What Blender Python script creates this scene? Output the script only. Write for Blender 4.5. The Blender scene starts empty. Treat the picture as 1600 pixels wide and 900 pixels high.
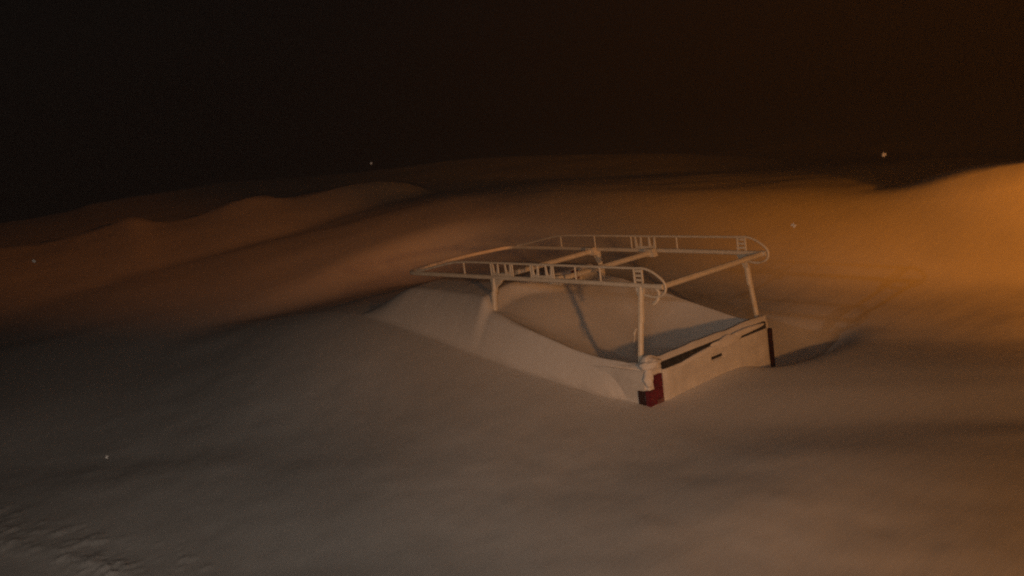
import bpy, bmesh, math, random
import numpy as np
from mathutils import Vector, Matrix

scene = bpy.context.scene
C = scene.collection
R = math.radians
random.seed(4)

# ------------------------------------------------------------------ camera
CAM = np.array([-7.711, -6.082, 3.728])
YAW, PITCH, ROLL, FPX = 0.721, 0.173, -0.130, 1701.0
dv = np.array([math.sin(YAW) * math.cos(PITCH), math.cos(YAW) * math.cos(PITCH), -math.sin(PITCH)])
r0 = np.array([math.cos(YAW), -math.sin(YAW), 0.0])
u0 = np.cross(r0, dv)
rv = r0 * math.cos(ROLL) + u0 * math.sin(ROLL)
uv = u0 * math.cos(ROLL) - r0 * math.sin(ROLL)
cam_data = bpy.data.cameras.new('camera')
cam = bpy.data.objects.new('camera', cam_data)
C.objects.link(cam)
M = Matrix(((rv[0], uv[0], -dv[0], CAM[0]), (rv[1], uv[1], -dv[1], CAM[1]), (rv[2], uv[2], -dv[2], CAM[2]), (0, 0, 0, 1)))
cam.matrix_world = M
cam_data.sensor_width = 36.0
cam_data.lens = 36.0 * FPX / 1600.0
cam_data.clip_end = 2000.0
cam_data.clip_start = 0.05
scene.camera = cam

# ------------------------------------------------------------------ world: night sky with a dull warm town glow
world = bpy.data.worlds.new('World')
scene.world = world
world.use_nodes = True
wn = world.node_tree
wn.nodes.clear()
wo = wn.nodes.new('ShaderNodeOutputWorld')
bg = wn.nodes.new('ShaderNodeBackground')
sky = wn.nodes.new('ShaderNodeTexSky')
sky.sky_type = 'NISHITA'
sky.sun_disc = False
sky.sun_elevation = R(-4.0)
sky.sun_rotation = R(200)
mixn = wn.nodes.new('ShaderNodeMix')
mixn.data_type = 'RGBA'
mixn.inputs[0].default_value = 0.9
mixn.inputs[7].default_value = (0.084, 0.066, 0.056, 1)
wn.links.new(sky.outputs[0], mixn.inputs[6])
wn.links.new(mixn.outputs[2], bg.inputs[0])
bg.inputs[1].default_value = 0.038
wn.links.new(bg.outputs[0], wo.inputs[0])

# ------------------------------------------------------------------ lamps, all out of view (night: no sun)
def lamp(name, kind, loc, color, power, radius, target=None, cone=None, blend=1.0):
    l = bpy.data.lights.new(name, kind)
    l.color = color
    l.energy = power
    l.shadow_soft_size = radius
    if kind == 'SPOT':
        l.spot_size = R(cone)
        l.spot_blend = blend
    o = bpy.data.objects.new(name, l)
    C.objects.link(o)
    o.location = loc
    if target is not None:
        o.rotation_euler = (Vector(target) - Vector(loc)).to_track_quat('-Z', 'Y').to_euler()
    return o
# sodium street lamp behind the truck, to the right of the viewer
lamp('street_lamp_light', 'SPOT', (-9.8, -17.2, 4.4), (1.0, 0.39, 0.10), 5200, 0.32, (1.0, -0.4, 1.3), 30, 1.0)
# unseen sodium lamp right of the viewer, placed to light the right-hand bank
lamp('right_bank_light', 'SPOT', (-4.0, -11.5, 3.0), (1.0, 0.27, 0.008), 12900, 0.30, (9.0, 4.0, 4.6), 39, 1.0)
# sodium lamp added behind the viewer, out of view, to light the left-hand bank
lamp('left_bank_light', 'SPOT', (0.5, -16.0, 8.0), (1.0, 0.26, 0.03), 9800, 0.30, (1.7, 21.0, 2.5), 22, 1.0)
# unseen pale fill added from the left, greying the snow beyond the tailgate
lamp('left_fill_light', 'SPOT', (-17.0, -0.2, 7.4), (1.0, 0.78, 0.60), 700, 0.12, (2.4, -0.9, 0.9), 21, 1.0)
# pale light from the house beside the viewer
lamp('house_light', 'SPOT', (-11.0, -8.9, 5.2), (1.0, 0.80, 0.63), 1130, 0.9, (-5.1, -0.7, 0.8), 51, 1.0)

scene.view_settings.view_transform = 'Standard'
scene.view_settings.look = 'None'
scene.view_settings.exposure = 0.0
scene.view_settings.gamma = 1.0
scene.cycles.filter_width = 2.0
scene.cycles.max_bounces = 5
scene.cycles.diffuse_bounces = 3
scene.cycles.volume_bounces = 0
scene.cycles.use_denoising = False
scene.cycles.sample_clamp_indirect = 0.5
scene.cycles.sample_clamp_direct = 3.0

# ------------------------------------------------------------------ materials
def mat(name):
    m = bpy.data.materials.new(name)
    m.use_nodes = True
    nt = m.node_tree
    return m, nt, nt.nodes['Principled BSDF']

def noise(nt, scale, detail=4, rough=0.55, mapping=None):
    tc = nt.nodes.new('ShaderNodeTexCoord')
    n = nt.nodes.new('ShaderNodeTexNoise')
    n.inputs['Scale'].default_value = scale
    n.inputs['Detail'].default_value = detail
    n.inputs['Roughness'].default_value = rough
    if mapping:
        mp = nt.nodes.new('ShaderNodeMapping')
        mp.inputs['Scale'].default_value = mapping[0]
        mp.inputs['Rotation'].default_value = mapping[1]
        nt.links.new(tc.outputs['Object'], mp.inputs[0])
        nt.links.new(mp.outputs[0], n.inputs['Vector'])
    else:
        nt.links.new(tc.outputs['Object'], n.inputs['Vector'])
    return n

def ramp(nt, src, a, b, p0=0.35, p1=0.65):
    r = nt.nodes.new('ShaderNodeValToRGB')
    r.color_ramp.elements[0].position = p0
    r.color_ramp.elements[1].position = p1
    r.color_ramp.elements[0].color = (*a, 1)
    r.color_ramp.elements[1].color = (*b, 1)
    nt.links.new(src, r.inputs[0])
    return r

def make_snow():
    m, nt, p = mat('snow')
    n1 = noise(nt, 0.9, 5, 0.6)
    r = ramp(nt, n1.outputs[0], (0.74, 0.735, 0.73), (0.84, 0.84, 0.845), 0.3, 0.7)
    nt.links.new(r.outputs[0], p.inputs['Base Color'])
    p.inputs['Roughness'].default_value = 0.9
    p.inputs['Specular IOR Level'].default_value = 0.15
    # wind-blown streaks and fine grain
    n2 = noise(nt, 2.2, 6, 0.6, ((0.35, 2.6, 1.0), (0, 0, R(-38))))
    n3 = noise(nt, 42.0, 3, 0.7)
    b1 = nt.nodes.new('ShaderNodeBump'); b1.inputs['Strength'].default_value = 0.10; b1.inputs['Distance'].default_value = 0.03
    b2 = nt.nodes.new('ShaderNodeBump'); b2.inputs['Strength'].default_value = 0.10; b2.inputs['Distance'].default_value = 0.006
    nt.links.new(n2.outputs[0], b1.inputs['Height'])
    nt.links.new(n3.outputs[0], b2.inputs['Height'])
    nt.links.new(b1.outputs[0], b2.inputs['Normal'])
    nt.links.new(b2.outputs[0], p.inputs['Normal'])
    return m

def make_paint(name, a, b, rough, bump=0.1, scale=9.0):
    m, nt, p = mat(name)
    n = noise(nt, scale, 5, 0.65)
    r = ramp(nt, n.outputs[0], a, b, 0.32, 0.62)
    nt.links.new(r.outputs[0], p.inputs['Base Color'])
    p.inputs['Roughness'].default_value = rough
    n3 = noise(nt, 60, 3, 0.6)
    bb = nt.nodes.new('ShaderNodeBump'); bb.inputs['Strength'].default_value = bump; bb.inputs['Distance'].default_value = 0.004
    nt.links.new(n3.outputs[0], bb.inputs['Height'])
    nt.links.new(bb.outputs[0], p.inputs['Normal'])
    return m

SNOW = make_snow()
PAINT = make_paint('white_paint', (0.62, 0.61, 0.60), (0.78, 0.78, 0.77), 0.42, 0.12, 5.0)
RACKW = make_paint('rack_enamel', (0.74, 0.69, 0.58), (0.86, 0.81, 0.71), 0.5, 0.2, 11.0)
BLACK = make_paint('black_plastic', (0.018, 0.018, 0.02), (0.05, 0.05, 0.05), 0.6, 0.2, 20.0)
RED = make_paint('red_lens', (0.085, 0.006, 0.012), (0.17, 0.012, 0.028), 0.32, 0.05, 30.0)
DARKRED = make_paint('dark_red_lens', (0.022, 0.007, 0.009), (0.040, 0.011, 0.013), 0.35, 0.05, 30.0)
CLEAR = make_paint('reverse_lens', (0.13, 0.05, 0.05), (0.22, 0.11, 0.10), 0.25, 0.05, 30.0)
GLASS = make_paint('dark_glass', (0.01, 0.012, 0.014), (0.03, 0.032, 0.034), 0.1, 0.02, 4.0)
STRAP = make_paint('pale_tape', (0.55, 0.50, 0.42), (0.75, 0.72, 0.66), 0.7, 0.3, 30.0)

# ------------------------------------------------------------------ the snow-covered ground (one sheet)
def sstep(a, b, x):
    t = np.clip((x - a) / (b - a), 0, 1)
    return t * t * (3 - 2 * t)

def vnoise(x, y, seed):
    rng = np.random.default_rng(seed)
    tab = rng.random((256, 256))
    xi = np.floor(x).astype(int); yi = np.floor(y).astype(int)
    fx = x - xi; fy = y - yi
    fx = fx * fx * fx * (fx * (fx * 6 - 15) + 10); fy = fy * fy * fy * (fy * (fy * 6 - 15) + 10)
    g = lambda i, j: tab[(xi + i) & 255, (yi + j) & 255]
    return (g(0, 0) * (1 - fx) + g(1, 0) * fx) * (1 - fy) + (g(0, 1) * (1 - fx) + g(1, 1) * fx) * fy - 0.5

def fbm(x, y, seed, octaves=4, gain=0.5):
    s = 0; a = 1.0
    for k in range(octaves):
        s = s + a * vnoise(x + 17.3 * k, y - 9.1 * k, seed + k)
        x = x * 2.03; y = y * 2.03; a *= gain
    return s

def smax(a, b, k):
    h = np.clip(0.5 + 0.5 * (a - b) / k, 0, 1)
    return b * (1 - h) + a * h + k * h * (1 - h)

# bearings and heights of the drifted banks round the yard, surveyed from the viewpoint
def survey(pts):
    az, D, Z = [], [], []
    for x, y, dist in pts:
        q = dv + rv * (x - 800) / FPX - uv * (y - 450) / FPX
        h = math.hypot(q[0], q[1])
        az.append(math.atan2(q[0], q[1])); D.append(dist); Z.append(CAM[2] + q[2] / h * dist)
    o = np.argsort(az)
    return np.array(az)[o], np.array(D)[o], np.array(Z)[o]

BANK_LEFT = survey([(-900, 440, 26), (-400, 420, 26), (-100, 395, 26), (60, 378, 26), (150, 356, 26), (178, 346, 26), (196, 337, 26), (214, 337, 26), (236, 343, 26), (262, 343, 26),
                    (300, 336, 26), (345, 318, 26), (388, 304, 26), (425, 305, 26), (462, 306, 26), (500, 296, 26.2), (540, 284, 26.5), (590, 278, 27), (630, 279, 27.5), (660, 288, 28), (700, 305, 28), (760, 325, 28), (900, 360, 28), (1100, 390, 28)])
BANK_FAR = survey([(-900, 430, 38), (-400, 400, 38), (-100, 360, 38), (0, 347, 38), (55, 339, 38), (105, 330, 38), (145, 317, 38), (200, 308, 38), (290, 294, 39), (350, 283, 40), (430, 279, 41),
                   (560, 268, 42), (740, 246, 42), (900, 240, 40), (1050, 238, 38), (1200, 245, 36), (1350, 255, 34), (1500, 262, 34), (1700, 270, 34), (2100, 250, 34), (2600, 220, 34)])
BANK_RIGHT = survey([(900, 400, 16.5), (1100, 360, 16.5), (1260, 324, 16.5), (1330, 308, 16.3), (1380, 296, 16.2), (1430, 281, 16), (1470, 266, 15.8), (1510, 254, 15.6), (1550, 246, 15.4), (1600, 239, 15.2), (1680, 232, 15), (1800, 228, 15), (2100, 250, 15), (2400, 330, 15), (2900, 450, 15)])
BANK_MID = survey([(-900, 560, 21), (0, 480, 21), (300, 410, 21), (450, 372, 21), (600, 336, 20), (700, 314, 19.5), (850, 299, 18.6), (1000, 298, 18), (1150, 297, 17.4), (1300, 295, 17), (1380, 291, 16.9), (1430, 290, 16.8), (1500, 292, 16.4), (1600, 305, 15.8), (1900, 360, 15), (2600, 450, 15)])

def bank(rho, az, table, toe, zb, power, back, quad=0.02, ease=False):
    A, D, Z = table
    d_ = np.interp(az, A, D); zc = np.interp(az, A, Z)
    s = np.clip((rho - toe) / (d_ - toe), 0, 1)
    ker = np.linspace(-0.12, 0.12, 25)
    zs = np.mean([np.interp(A + q, A, Z) for q in ker], axis=0)
    zl = np.interp(az, A, zs)
    up = zb + (zl - zb) * s ** power + (zc - zl) * s ** 7
    if ease:
        up = zb + (zc - zb) * np.sin(s * math.pi / 2)
    down = zc - back * (rho - d_) - quad * (rho - d_) ** 2
    return np.where(rho < d_, up, np.maximum(down, -1.0))

def soft(v, xp, fp, width=0.25):
    f = np.arange(xp[0] - 2, xp[-1] + 2, 0.02)
    t = np.interp(f, xp, fp)
    k = np.exp(-(np.arange(-3 * width, 3 * width + 1e-6, 0.02) / width) ** 2); k /= k.sum()
    n = len(k) // 2
    t = np.convolve(np.pad(t, n, mode='edge'), k, mode='valid')[:len(f)]
    return np.interp(v, f, t)

def outer_ground(x, y):
    g = 0.88 + 0.0 * x
    # drift that buries the front of the truck, creased along its sides
    zc = soft(y, [-1.6, -0.8, 0, .5, 1.13, 1.64, 2.19, 3.0, 3.8, 4.8, 6.0, 8.0, 11.0], [0, 0.01, 0.06, 0.14, 0.24, 0.31, 0.42, 0.57, 0.68, 0.68, 0.54, 0.28, 0.0], 0.45)
    out = np.maximum(np.abs(x) - 1.05, 0)
    g = g + zc * np.exp(-(out / np.where(x < 0, 1.7, 2.0)) ** 1.6)
    # general fall of the yard towards the left foreground, rise to the right
    g = g - 0.14 * sstep(-2.0, -6.0, x) - 0.05 * sstep(-1.0, -5.0, y)
    g = g + 0.42 * sstep(1.6, 5.0, x) * sstep(-4, 3, y)
    # low swell across the foreground
    u = x * 0.86 + y * 0.5 + 1.25
    v = x * 0.5 - y * 0.86
    g = g + (0.10 * np.exp(-(np.where(u < -1.1, (u + 1.1) / 1.6, (u + 1.1) / 0.75)) ** 2) + 0.06 * sstep(-0.1, 0.9, u) * sstep(2.6, 1.2, u)) * sstep(-0.9, 0.9, v)
    g = g + 0.05 * fbm(u * 0.75 + 4.0, v * 0.22, 131, 3, 0.45) * sstep(1.4, 3.0, np.hypot(np.maximum(np.abs(x) - 0.4, 0), np.maximum(-y, 0) + np.maximum(y - 4, 0)))
    # wind scoop beside the right rear corner
    t_ = y - 0.02 - 0.10 * (x - 1.2)
    g = g - 0.24 * np.exp(-(np.abs(x - 1.35) / 0.75) ** 3 - (t_ / np.where(t_ < 0, 0.30, 0.50)) ** 2)
    return g

LEFT_TOE = (-0.985, -1.30)
def height(x, y):
    rho = np.hypot(x - CAM[0], y - CAM[1]); az = np.arctan2(x - CAM[0], y - CAM[1])
    g = outer_ground(x, y)
    g = g + 0.030 * fbm(x * 0.7, y * 0.7, 11, 4) * sstep(0.2, 2.0, np.abs(x) - 0.6) + 0.015 * fbm(x * 1.9 - y * 1.2, y * 0.8 + x * 0.5, 5, 3) * sstep(0.0, 1.0, np.abs(x) - 0.9)
    g = g + 0.30 * fbm(x * 0.13, y * 0.13, 31, 3) * sstep(9, 22, rho + 0 * x)
    far = sstep(11, 15, rho)
    bl = bank(rho, az, BANK_LEFT, 13.0, 0.80, 1.55, 0.55)
    bf = bank(rho, az, BANK_FAR, 14.0, 0.85, 1.4, 0.30)
    br = bank(rho, az, BANK_RIGHT, 12.2, 0.92, 1.6, 0.5)
    bm_ = bank(rho, az, BANK_MID, 12.2, 0.93, 0.85, 0.030, 0.0032, True)
    br = smax(br, bm_, 0.16)
    banks = np.maximum(np.maximum(bl, bf), br) + 0.05 * fbm(x * 0.5, y * 0.5, 71, 4) * sstep(16, 20, rho)
    box = np.hypot(np.maximum(np.abs(x) - 1.2, 0), np.maximum(np.maximum(-y, y - 6.0), 0))
    g = g - 1.4 * sstep(15, 30, rho)
    w = sstep(11.2, 13.4, rho) * sstep(0.2, 2.2, box)
    g = smax(g, g + w * (banks - g), 0.06)
    # rough broken crust at the near left
    cl = (x + 5.43) * 0.98 + (y - 2.9) * 0.19 + 0.10 * fbm(x * 1.3, y * 1.3, 88, 3)
    lim = sstep(7.5, 5.5, y) * sstep(0.4, 1.4, y)
    lump = np.abs(fbm(x * 7.5, y * 7.5, 191, 4, 0.6))
    g = g + np.exp(-(cl / 0.12) ** 2) * lim * (0.010 + 0.085 * lump * np.clip(0.55 + 1.3 * fbm(x * 1.7, y * 1.7, 93, 2), 0, 1))
    g = g + 0.035 * np.exp(-((cl - 0.22) / 0.20) ** 2) * lim * np.clip(fbm(x * 8, y * 8, 97, 3) - 0.1, 0, 1)
    # ---------------- snow lying on the truck
    crest = soft(y, [0, .12, .6, 1.07, 1.48, 1.9, 2.2], [1.335, 1.345, 1.36, 1.46, 1.57, 1.66, 1.70], 0.2)
    valley = soft(y, [0, .1, .5, 1.0, 1.5, 1.9, 2.2], [0.96, 0.96, 0.99, 1.10, 1.31, 1.58, 1.73], 0.2)
    cx = np.clip(np.abs(x + 0.04) / 0.90, 0, 1)
    bed = valley + (crest - valley) * (0.35 * cx ** 2 + 0.65 * cx ** 5)
    bed = bed + 0.02 * fbm(x * 1.7, y * 1.7, 45, 3) * sstep(0.1, 0.6, y)
    roof = 1.805 + 0.03 * (1 - (x / 0.8) ** 2) + 0.012 * fbm(x * 2.2, y * 2.2, 47, 3)
    roof = roof - 0.30 * sstep(3.45, 4.4, y) - 0.32 * sstep(4.3, 5.2, y)
    step = sstep(2.10, 2.24, y + 0.07 * np.sin(x * 5.0))
    top = bed * (1 - step) + roof * step
    # side slopes: toe moves outwards along the truck
    toe = np.interp(y, [0.0, 0.25, 0.5, 1.0, 2.0, 3.0], [0.965, 0.972, 1.03, 1.08, 1.12, 1.15])
    inn = np.interp(y, [0.0, 0.25, 2.0, 2.4, 3.0], [0.945, 0.93, 0.88, 0.80, 0.74])
    side = 1 - np.clip((np.abs(x) - inn) / (toe - inn), 0, 1) ** 1.35
    side = np.where(x > 0, 1 - sstep(0, 1, (np.abs(x) - 0.832) / (np.interp(y, [0, .3, 1.2], [0.862, 0.87, 1.4]) - 0.832)), side)
    fwd = 1 - sstep(4.6, 6.0, y)
    rear = np.clip((y + 0.012) / 0.03, 0, 1)
    cap = 1.365 + 0.012 * fbm(x * 4.0, y * 2.0 + 3, 61, 3)
    cap = cap + 0.045 * np.exp(-((x + 0.89) / 0.08) ** 2)
    ck = 1 - sstep(0.055, 0.13, y)
    top = top * (1 - ck) + cap * ck
    mask = side * fwd * rear
    t = g + np.maximum(top - g, 0) * mask
    return t

def axis(lo, hi, fine, far, extra):
    a = list(np.arange(lo, hi + 1e-6, fine))
    s, v = fine, hi
    while v < far[1]:
        s = min(s * 1.07, 0.40 if v < 46 else 6.0); v += s; a.append(v)
    s, v = fine, lo
    while v > far[0]:
        s = min(s * 1.07, 0.40 if v > -46 else 6.0); v -= s; a.append(v)
    a = [q for q in a if min(abs(q - e) for e in extra) > 0.008] + list(extra)
    return np.array(sorted(a))

xs = axis(-6.6, 1.7, 0.028, (-90, 120), [-0.985, -0.975, -0.965, -0.955, -0.945, -0.935, -0.925, 0.830, 0.838, 0.846, 0.854, 0.862, 0.871])
ys = axis(-4.4, 4.6, 0.028, (-90, 120), [-0.013, -0.003, 0.007, 0.018, 0.03, 0.055, 0.075, 0.095, 0.115, 0.135])
X, Y = np.meshgrid(xs, ys)
Z = height(X, Y)
nx, ny = len(xs), len(ys)
co = np.stack([X.ravel(), Y.ravel(), Z.ravel()], 1)
ii = (np.arange(ny - 1)[:, None] * nx + np.arange(nx - 1)[None, :]).ravel()
quads = np.stack([ii, ii + 1, ii + nx + 1, ii + nx], 1)
me = bpy.data.meshes.new('snow_ground')
me.vertices.add(len(co)); me.vertices.foreach_set('co', co.ravel())
me.loops.add(quads.size); me.loops.foreach_set('vertex_index', quads.ravel().astype(np.int32))
me.polygons.add(len(quads))
me.polygons.foreach_set('loop_start', (np.arange(len(quads)) * 4).astype(np.int32))
me.polygons.foreach_set('loop_total', np.full(len(quads), 4, dtype=np.int32))
me.polygons.foreach_set('use_smooth', np.ones(len(quads), dtype=bool))
me.update(); me.validate()
me.materials.append(SNOW)
ground = bpy.data.objects.new('snow_ground', me)
C.objects.link(ground)
ground['kind'] = 'structure'
ground['label'] = 'deep wind-drifted snow covering the yard, banks and most of the truck'

# ------------------------------------------------------------------ mesh helpers
def finish(name, bm, material, parent=None, smooth=True):
    m = bpy.data.meshes.new(name)
    bmesh.ops.recalc_face_normals(bm, faces=bm.faces)
    bm.to_mesh(m); bm.free()
    if smooth:
        for p in m.polygons: p.use_smooth = True
        m.set_sharp_from_angle(angle=R(40))
    m.materials.append(material)
    o = bpy.data.objects.new(name, m)
    C.objects.link(o)
    if parent is not None: o.parent = parent
    return o

def add_box(bm, lo, hi, bev=0.0, seg=2):
    r = bmesh.ops.create_cube(bm, size=1.0)
    vs = r['verts']
    for v in vs:
        v.co = Vector(((lo[i] + hi[i]) / 2 + v.co[i] * (hi[i] - lo[i])) for i in range(3))
    if bev > 0:
        es = list({e for v in vs for e in v.link_edges})
        bmesh.ops.bevel(bm, geom=es, offset=bev, segments=seg, affect='EDGES')

def add_tube(bm, pts, rad, n=10, square=False):
    pts = [Vector(p) for p in pts]
    rings = []
    prev = None
    for i, p in enumerate(pts):
        a = pts[max(i - 1, 0)]; b = pts[min(i + 1, len(pts) - 1)]
        t = (b - a).normalized()
        ref = prev if prev is not None else (Vector((0, 0, 1)) if abs(t.z) < 0.9 else Vector((1, 0, 0)))
        s = (ref - t * ref.dot(t)).normalized()
        prev = s
        w = t.cross(s)
        rr = rad[i] if isinstance(rad, (list, tuple)) else rad
        ring = []
        for k in range(n):
            an = 2 * math.pi * (k + 0.5) / n
            c_, s_ = math.cos(an), math.sin(an)
            if square:
                m_ = max(abs(c_), abs(s_)); m_ = m_ ** 0.75
                c_ /= m_; s_ /= m_
            ring.append(bm.verts.new(p + s * (c_ * rr) + w * (s_ * rr)))
        rings.append(ring)
    for a, b in zip(rings, rings[1:]):
        for k in range(n):
            bm.faces.new((a[k], a[(k + 1) % n], b[(k + 1) % n], b[k]))
    bm.faces.new(rings[0][::-1]); bm.faces.new(rings[-1])

def curve(pts, k=5):
    """Catmull-Rom through pts"""
    P = [Vector(p) for p in pts]
    out = []
    for i in range(len(P) - 1):
        a = P[max(i - 1, 0)]; b = P[i]; c = P[i + 1]; d = P[min(i + 2, len(P) - 1)]
        for j in range(k):
            t = j / k
            out.append(0.5 * ((2 * b) + (c - a) * t + (2 * a - 5 * b + 4 * c - d) * t * t + (3 * b - a - 3 * c + d) * t ** 3))
    out.append(P[-1])
    return out

def prism(bm, poly, axis_, lo, hi):
    """extrude a 2-D polygon along an axis (0=x,1=y,2=z)"""
    def mk(a, b, c):
        if axis_ == 0: return Vector((c, a, b))
        if axis_ == 1: return Vector((a, c, b))
        return Vector((a, b, c))
    A = [bm.verts.new(mk(p[0], p[1], lo)) for p in poly]
    B = [bm.verts.new(mk(p[0], p[1], hi)) for p in poly]
    n = len(poly)
    for k in range(n): bm.faces.new((A[k], A[(k + 1) % n], B[(k + 1) % n], B[k]))
    bm.faces.new(A[::-1]); bm.faces.new(B)

# ------------------------------------------------------------------ the pickup truck
truck = bpy.data.objects.new('pickup_truck', None)
C.objects.link(truck)
truck['label'] = 'white pickup truck with ladder rack buried in drifted snow to its tailgate'
truck['category'] = 'truck'

# cargo bed sides
for s in (-1, 1):
    bm = bmesh.new()
    ow = 0.975 if s < 0 else 0.872
    add_box(bm, (min(s * 0.80, s * ow), 0.015, 0.55), (max(s * 0.80, s * ow), 2.06, 1.305), 0.028, 3)
    finish('bed_side', bm, PAINT, truck)
bm = bmesh.new()
add_box(bm, (-0.838, 0.10, 0.70), (0.838, 2.05, 0.74), 0.005)
finish('bed_floor', bm, PAINT, truck)

# cab shell, lofted from rounded sections, wholly under the snow
bm = bmesh.new()
prof = [(2.20, 0.55), (2.20, 1.25), (2.26, 1.60), (2.40, 1.735), (3.2, 1.75), (3.42, 1.70), (4.05, 1.24), (5.25, 1.14), (5.45, 1.02), (5.45, 0.55)]
secs = [(-0.93, 0.0), (-0.82, 1.0), (0.82, 1.0), (0.93, 0.0)]
rows = []
for sx, k in secs:
    rows.append([bm.verts.new((sx, yy, zz - (0.10 * (1 - k) if zz > 1.3 else 0.03 * (1 - k)))) for yy, zz in prof])
for a, b in zip(rows, rows[1:]):
    for k in range(len(prof)):
        bm.faces.new((a[k], a[(k + 1) % len(prof)], b[(k + 1) % len(prof)], b[k]))
bm.faces.new(rows[0][::-1]); bm.faces.new(rows[-1])
finish('cab', bm, PAINT, truck)
bm = bmesh.new()
prism(bm, [(-0.66, 1.28), (0.66, 1.28), (0.60, 1.55), (-0.60, 1.55)], 1, 2.165, 2.199)
finish('rear_window', bm, GLASS, truck)
# tailgate: pressed panel with a recessed black strip along the top
def tailgate_face():
    bm = bmesh.new()
    xsx = np.linspace(-0.785, 0.785, 53)
    zsz = np.concatenate([np.linspace(0.62, 1.23, 28), [1.243, 1.251]])
    grid = []
    for zz in zsz:
        row = []
        for xx in xsx:
            yy = -0.030
            # pressed centre panel, raised shoulder, rounded edges
            e = min(0.785 - abs(xx), 0.10)
            yy += 0.016 * (1 - min(e / 0.04, 1.0)) ** 2
            inside = (abs(xx) < 0.66) and (0.72 < zz < 1.13)
            d_ = min(0.66 - abs(xx), zz - 0.72, 1.13 - zz)
            yy += 0.010 * max(0, min(d_ / 0.03, 1.0))
            if abs(xx + 0.02) < 0.10 and 1.14 < zz < 1.20: yy += 0.024
            row.append(bm.verts.new((xx, yy, zz)))
        grid.append(row)
    for a, b in zip(grid, grid[1:]):
        for k in range(len(xsx) - 1):
            bm.faces.new((a[k], a[k + 1], b[k + 1], b[k]))
    # back and edges
    bl = bm.verts.new((-0.785, 0.052, 0.62)); br_ = bm.verts.new((0.785, 0.052, 0.62)); tl = bm.verts.new((-0.785, 0.052, 1.251)); tr = bm.verts.new((0.785, 0.052, 1.251))
    bm.faces.new((br_, bl, tl, tr))
    bm.faces.new(grid[-1] + [tr, tl])
    bm.faces.new(grid[0][::-1] + [bl, br_])
    bm.faces.new([g[0] for g in grid] + [tl, bl])
    bm.faces.new([g[-1] for g in grid][::-1] + [br_, tr])
    return bm
tailgate = finish('tailgate', tailgate_face(), PAINT, truck)
bm = bmesh.new(); add_box(bm, (-0.772, -0.018, 1.2525), (0.772, 0.050, 1.312), 0.006)
finish('tailgate_strip', bm, BLACK, tailgate)
bm = bmesh.new()
add_box(bm, (-0.105, -0.0135, 1.150), (0.065, 0.004, 1.196), 0.006)
hb = finish('handle_recess', bm, BLACK, tailgate)
bm = bmesh.new()
add_box(bm, (-0.10, -0.030, 1.188), (0.06, -0.014, 1.205), 0.006)
finish('handle', bm, PAINT, tailgate)

# tail lights
for s in (-1, 1):
    w_ = 0.902 if s < 0 else 0.862
    bm = bmesh.new()
    lo, hi = sorted((s * 0.797, s * w_)); add_box(bm, (lo, -0.020, 1.1085), (hi, 0.03, 1.226), 0.006, 2)
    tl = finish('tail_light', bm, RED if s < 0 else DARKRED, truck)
    bm = bmesh.new()
    lo, hi = sorted((s * 0.797, s * (0.984 if s < 0 else 0.866))); add_box(bm, (lo, -0.018, 0.84), (hi, 0.033, 1.108), 0.005, 2)
    finish('stop_lens', bm, RED if s < 0 else DARKRED, tl)
    bm = bmesh.new()
    lo, hi = sorted((s * 0.85, s * (0.984 if s < 0 else 0.880))); add_box(bm, (lo, 0.0332, 0.84), (hi, 0.125, 1.1075), 0.010, 3)
    finish('side_lens', bm, DARKRED, tl)
    bm = bmesh.new()
    lo, hi = sorted((s * 0.806, s * (w_ - 0.006))); add_box(bm, (lo, -0.024, 0.965), (hi, -0.0175, 1.010), 0.003)
    finish('reverse_lens', bm, CLEAR if s < 0 else DARKRED, tl)

# ------------------------------------------------------------------ ladder rack
ZR, WT, YB, YF = 1.985, 0.755, -0.09, 3.52
bm = bmesh.new()
k = 6
corner = []
left = [(-WT, YB, ZR - 0.005), (-WT, 0.8, ZR), (-WT, 2.0, ZR), (-WT, 3.20, ZR)]
cf = [(-WT, 3.36, ZR), (-WT + 0.02, 3.47, ZR), (-WT + 0.12, 3.53, ZR), (-0.3, 3.60, ZR), (0.0, 3.62, ZR), (0.3, 3.60, ZR), (WT - 0.12, 3.53, ZR), (WT - 0.02, 3.47, ZR), (WT, 3.36, ZR)]
right = [(WT, 3.20, ZR), (WT, 2.0, ZR), (WT, 0.8, ZR), (WT, YB, ZR - 0.005)]
add_tube(bm, left[:-1] + curve([left[-1]] + cf + [right[0]], 4) + right[1:], 0.0225, 10)
rack = finish('ladder_rack', bm, RACKW, truck)
rack['label'] = 'white tubular ladder rack'

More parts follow.
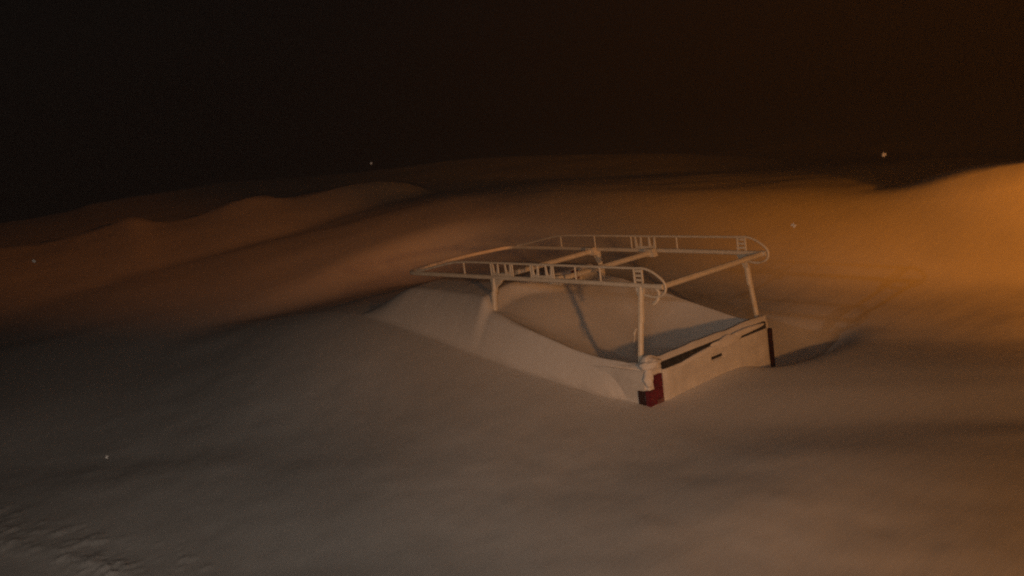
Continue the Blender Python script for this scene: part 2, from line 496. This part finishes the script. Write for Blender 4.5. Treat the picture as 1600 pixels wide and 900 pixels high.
for s in (-1, 1):
    # upper guard rail with its looped rear end
    pts = [(s * WT, 3.36, ZR + 0.022), (s * WT, 3.20, ZR + 0.045), (s * WT, 2.78, ZR + 0.122), (s * WT, 2.60, ZR + 0.142), (s * WT, 2.3, ZR + 0.148), (s * WT, 1.2, ZR + 0.148), (s * WT, 0.30, ZR + 0.148),
           (s * WT, 0.08, ZR + 0.145), (s * WT, -0.07, ZR + 0.075), (s * WT, -0.125, ZR + 0.005), (s * WT, -0.10, ZR - 0.065), (s * WT, 0.0, ZR - 0.098), (s * WT, 0.115, ZR - 0.085)]
    bm = bmesh.new(); add_tube(bm, curve(pts, 5), 0.0115, 8)
    finish('guard_rail', bm, RACKW, rack)
    stiles = (2.53, 2.11, 1.79, 1.53, 1.22, 0.93, 0.62) if s < 0 else (2.62, 2.10, 1.57, 0.96)
    for yy in stiles:
        bm = bmesh.new(); add_tube(bm, [(s * WT, yy, ZR + 0.020), (s * WT, yy, ZR + 0.142)], 0.0085, 8)
        finish('stile', bm, RACKW, rack)
    # perforated clamp plates where the cross bars and posts meet the rail
    for yc in ((1.95, 1.375, 0.17) if s < 0 else (1.38, 0.17)):
        bm = bmesh.new()
        wd = 0.13 if yc > 0.5 else 0.045
        for q in (-1.0, -0.42, 0.42, 1.0):
            if wd < 0.1 and abs(q) < 0.9: continue
            add_box(bm, (s * WT - 0.008, yc + q * wd - 0.010, ZR + 0.014), (s * WT + 0.008, yc + q * wd + 0.010, ZR + 0.140), 0.004, 1)
        if wd > 0.1:
            add_box(bm, (s * WT - 0.0065, yc - wd, ZR + 0.020), (s * WT + 0.0065, yc + wd, ZR + 0.044), 0.003, 1)
            for q in (-0.71, 0.71):
                add_tube(bm, curve([(s * WT, yc + (q - 0.25) * wd, ZR + 0.12), (s * WT, yc + (q - 0.16) * wd, ZR + 0.055), (s * WT, yc + q * wd, ZR + 0.035), (s * WT, yc + (q + 0.16) * wd, ZR + 0.055), (s * WT, yc + (q + 0.25) * wd, ZR + 0.12)], 3), 0.008, 6)
        else:
            for zq in (0.045, 0.085, 0.125):
                add_box(bm, (s * WT - 0.0065, yc - wd + 0.011, ZR + zq - 0.012), (s * WT + 0.0065, yc + wd - 0.011, ZR + zq + 0.010), 0.003, 1)
        finish('clamp_plate', bm, RACKW, rack)
    # rear and front posts leaning in, with gusset and foot
    for yy, zb in ((0.15, 1.29), (2.08, 1.29)):
        bm = bmesh.new()
        yb_ = yy if yy < 1 else yy - 0.02
        add_tube(bm, [(s * 0.872, yb_, zb), (s * WT, yy, ZR - 0.01)], 0.0245, 8, True)
        post = finish('post', bm, RACKW, rack)
        bm = bmesh.new()
        prism(bm, [(yy - 0.02, ZR - 0.15), (yy + 0.025, ZR - 0.16), (yy + 0.04, ZR - 0.02), (yy - 0.03, ZR - 0.02), (yy - 0.12, ZR - 0.02), (yy - 0.11, ZR - 0.05), (yy - 0.035, ZR - 0.10)] if s < 0 and yy > 1 else [(yy - 0.02, ZR - 0.12), (yy + 0.02, ZR - 0.14), (yy + 0.05, ZR - 0.02), (yy - 0.04, ZR - 0.02)] if s < 0 else [(yy - 0.03, ZR - 0.15), (yy + 0.02, ZR - 0.15), (yy + 0.09, ZR - 0.02), (yy - 0.03, ZR - 0.02)],
              0, s * (WT + 0.008) - 0.012, s * (WT + 0.008) + 0.012)
        finish('gusset', bm, RACKW, post)
        bm = bmesh.new()
        add_tube(bm, [(s * 0.80, yy, ZR - 0.22 - 0.10), (s * 0.78, yy, ZR - 0.14)], 0.0275, 8, True)
        finish('sleeve', bm, RACKW, post)
    # end cap at the rear
    bm = bmesh.new(); add_tube(bm, [(s * WT, YB - 0.012, ZR - 0.005), (s * WT, YB + 0.05, ZR - 0.005)], 0.026, 10)
    finish('end_cap', bm, RACKW, rack)
# cross bars
for yy, r_ in ((YB + 0.035, 0.0250), (1.26, 0.0255), (2.10, 0.0255)):
    bm = bmesh.new()
    add_tube(bm, [(-WT + 0.012, yy, ZR - 0.012), (0.0, yy, ZR - 0.012), (WT - 0.012, yy, ZR - 0.012)], r_, 8, True)
    cb = finish('cross_bar', bm, RACKW, rack)
    for s in (-1, 1):
        bm = bmesh.new()
        if yy > 0.5:
            prism(bm, [(yy - 0.075, ZR - 0.048), (yy + 0.075, ZR - 0.048), (yy + 0.05, ZR + 0.03), (yy - 0.05, ZR + 0.03)], 0, s * (WT - 0.075) - 0.03, s * (WT - 0.075) + 0.03)
            finish('bracket', bm, RACKW, cb)
        else:
            bm.free()
# hanging latch and a strip of tape on the near rear post
bm = bmesh.new()
add_tube(bm, curve([(-WT, -0.02, ZR - 0.02), (-WT, -0.045, ZR - 0.06), (-WT, -0.03, ZR - 0.11), (-WT, 0.01, ZR - 0.15), (-WT, 0.03, ZR - 0.16)], 4), [0.012] * 8 + [0.018] * 9, 7)
finish('latch', bm, RACKW, rack)
bm = bmesh.new()
add_tube(bm, curve([(-0.838, 0.178, 1.62), (-0.856, 0.196, 1.575), (-0.862, 0.192, 1.54), (-0.862, 0.205, 1.50)], 4), [0.010] * 6 + [0.006] * 7, 6)
finish('tape', bm, STRAP, rack)
# high brake light of the cab, standing behind the roof edge
bm = bmesh.new()
prism(bm, [(1.805, 1.80), (1.875, 1.80), (1.855, 1.885), (1.825, 1.885)], 0, 0.10, 0.17)
bl = finish('brake_light', bm, RED, truck)
bm = bmesh.new()
add_box(bm, (0.175, 1.80, 1.775), (0.215, 1.85, 1.895), 0.006)
finish('lamp_housing', bm, RACKW, bl)

# ------------------------------------------------------------------ snow stuck on the tailgate
def clump(name, loc, size, seed, label):
    bm = bmesh.new()
    bmesh.ops.create_icosphere(bm, subdivisions=4, radius=1.0)
    vs = np.array([v.co[:] for v in bm.verts])
    n = fbm(vs[:, 0] * 2.2 + 7, vs[:, 2] * 2.2 + vs[:, 1], seed, 4)
    for v, q in zip(bm.verts, n):
        v.co = Vector((v.co.x * size[0] * (1 + 0.15 * q), v.co.y * size[1] * (1 + 0.3 * q), v.co.z * size[2] * (1 + 0.3 * q)))
    o = finish(name, bm, SNOW)
    o.location = loc
    o['label'] = label; o['category'] = 'snow'; o['group'] = 'snow stuck along the tailgate top'
    return o
clump('snow_clump', (0.13, -0.020, 1.275), (0.25, 0.026, 0.050), 3, 'snow clump covering the middle of the black tailgate strip')
o_ = clump('snow_clump', (-0.22, -0.018, 1.256), (0.44, 0.022, 0.028), 8, 'thin snow ledge below the black strip, left half of tailgate')
o_.rotation_euler = (0, R(-4.5), 0)
clump('snow_clump', (0.44, -0.020, 1.300), (0.30, 0.024, 0.030), 12, 'thin snow smear on the black strip, right half of tailgate')
clump('snow_clump', (-0.880, 0.035, 1.318), (0.115, 0.085, 0.058), 21, 'rounded snow lump on the bed corner above the red tail light')

clump('snow_clump', (-0.945, 0.012, 1.215), (0.050, 0.042, 0.085), 33, 'snow plastered on the bed corner beside the red tail light')

# ------------------------------------------------------------------ flakes falling in the lamplight
def flake(x, y, dist, rad, seed, label):
    bm = bmesh.new()
    rnd = random.Random(seed)
    for q in range(9):
        d_ = Vector((rnd.gauss(0, 1), rnd.gauss(0, 1), rnd.gauss(0, 1))).normalized()
        add_tube(bm, [d_ * (-rad), Vector((0, 0, 0)), d_ * rad * rnd.uniform(0.7, 1.0)], [rad * 0.16, rad * 0.30, rad * 0.14], 6)
    q = dv + rv * (x - 800) / FPX - uv * (y - 450) / FPX
    o = finish('snowflake', bm, SNOW)
    o.location = CAM + q / np.linalg.norm(q) * dist
    o['label'] = label; o['category'] = 'snowflake'; o['group'] = 'snowflakes falling through the lamplight'
flake(1240, 352, 8.0, 0.020, 1, 'pale snowflake falling in the orange glow just right of the rack')
flake(1381, 242, 8.5, 0.020, 2, 'pale snowflake high against the dark sky left of the right-hand bank')
flake(167, 714, 7.0, 0.011, 3, 'small bright snowflake over the dark snow at lower left')
flake(53, 408, 10.0, 0.018, 4, 'faint snowflake in front of the brown bank at far left')
flake(580, 255, 9.0, 0.011, 5, 'tiny snowflake just above the crest of the left bank')

# ------------------------------------------------------------------ drifting snow in the air
bm = bmesh.new()
add_box(bm, (-95, -95, -2.6), (125, 125, 9.0))
hz, nt, _p = mat('haze')
nt.nodes.clear()
out = nt.nodes.new('ShaderNodeOutputMaterial')
pv = nt.nodes.new('ShaderNodeVolumePrincipled')
pv.inputs['Color'].default_value = (0.9, 0.9, 0.92, 1)
pv.inputs['Density'].default_value = 0.0125
pv.inputs['Anisotropy'].default_value = 0.5
nt.links.new(pv.outputs[0], out.inputs['Volume'])
haze = finish('haze', bm, hz, None, False)
haze['kind'] = 'stuff'
haze['label'] = 'thin blowing snow hanging in the night air'
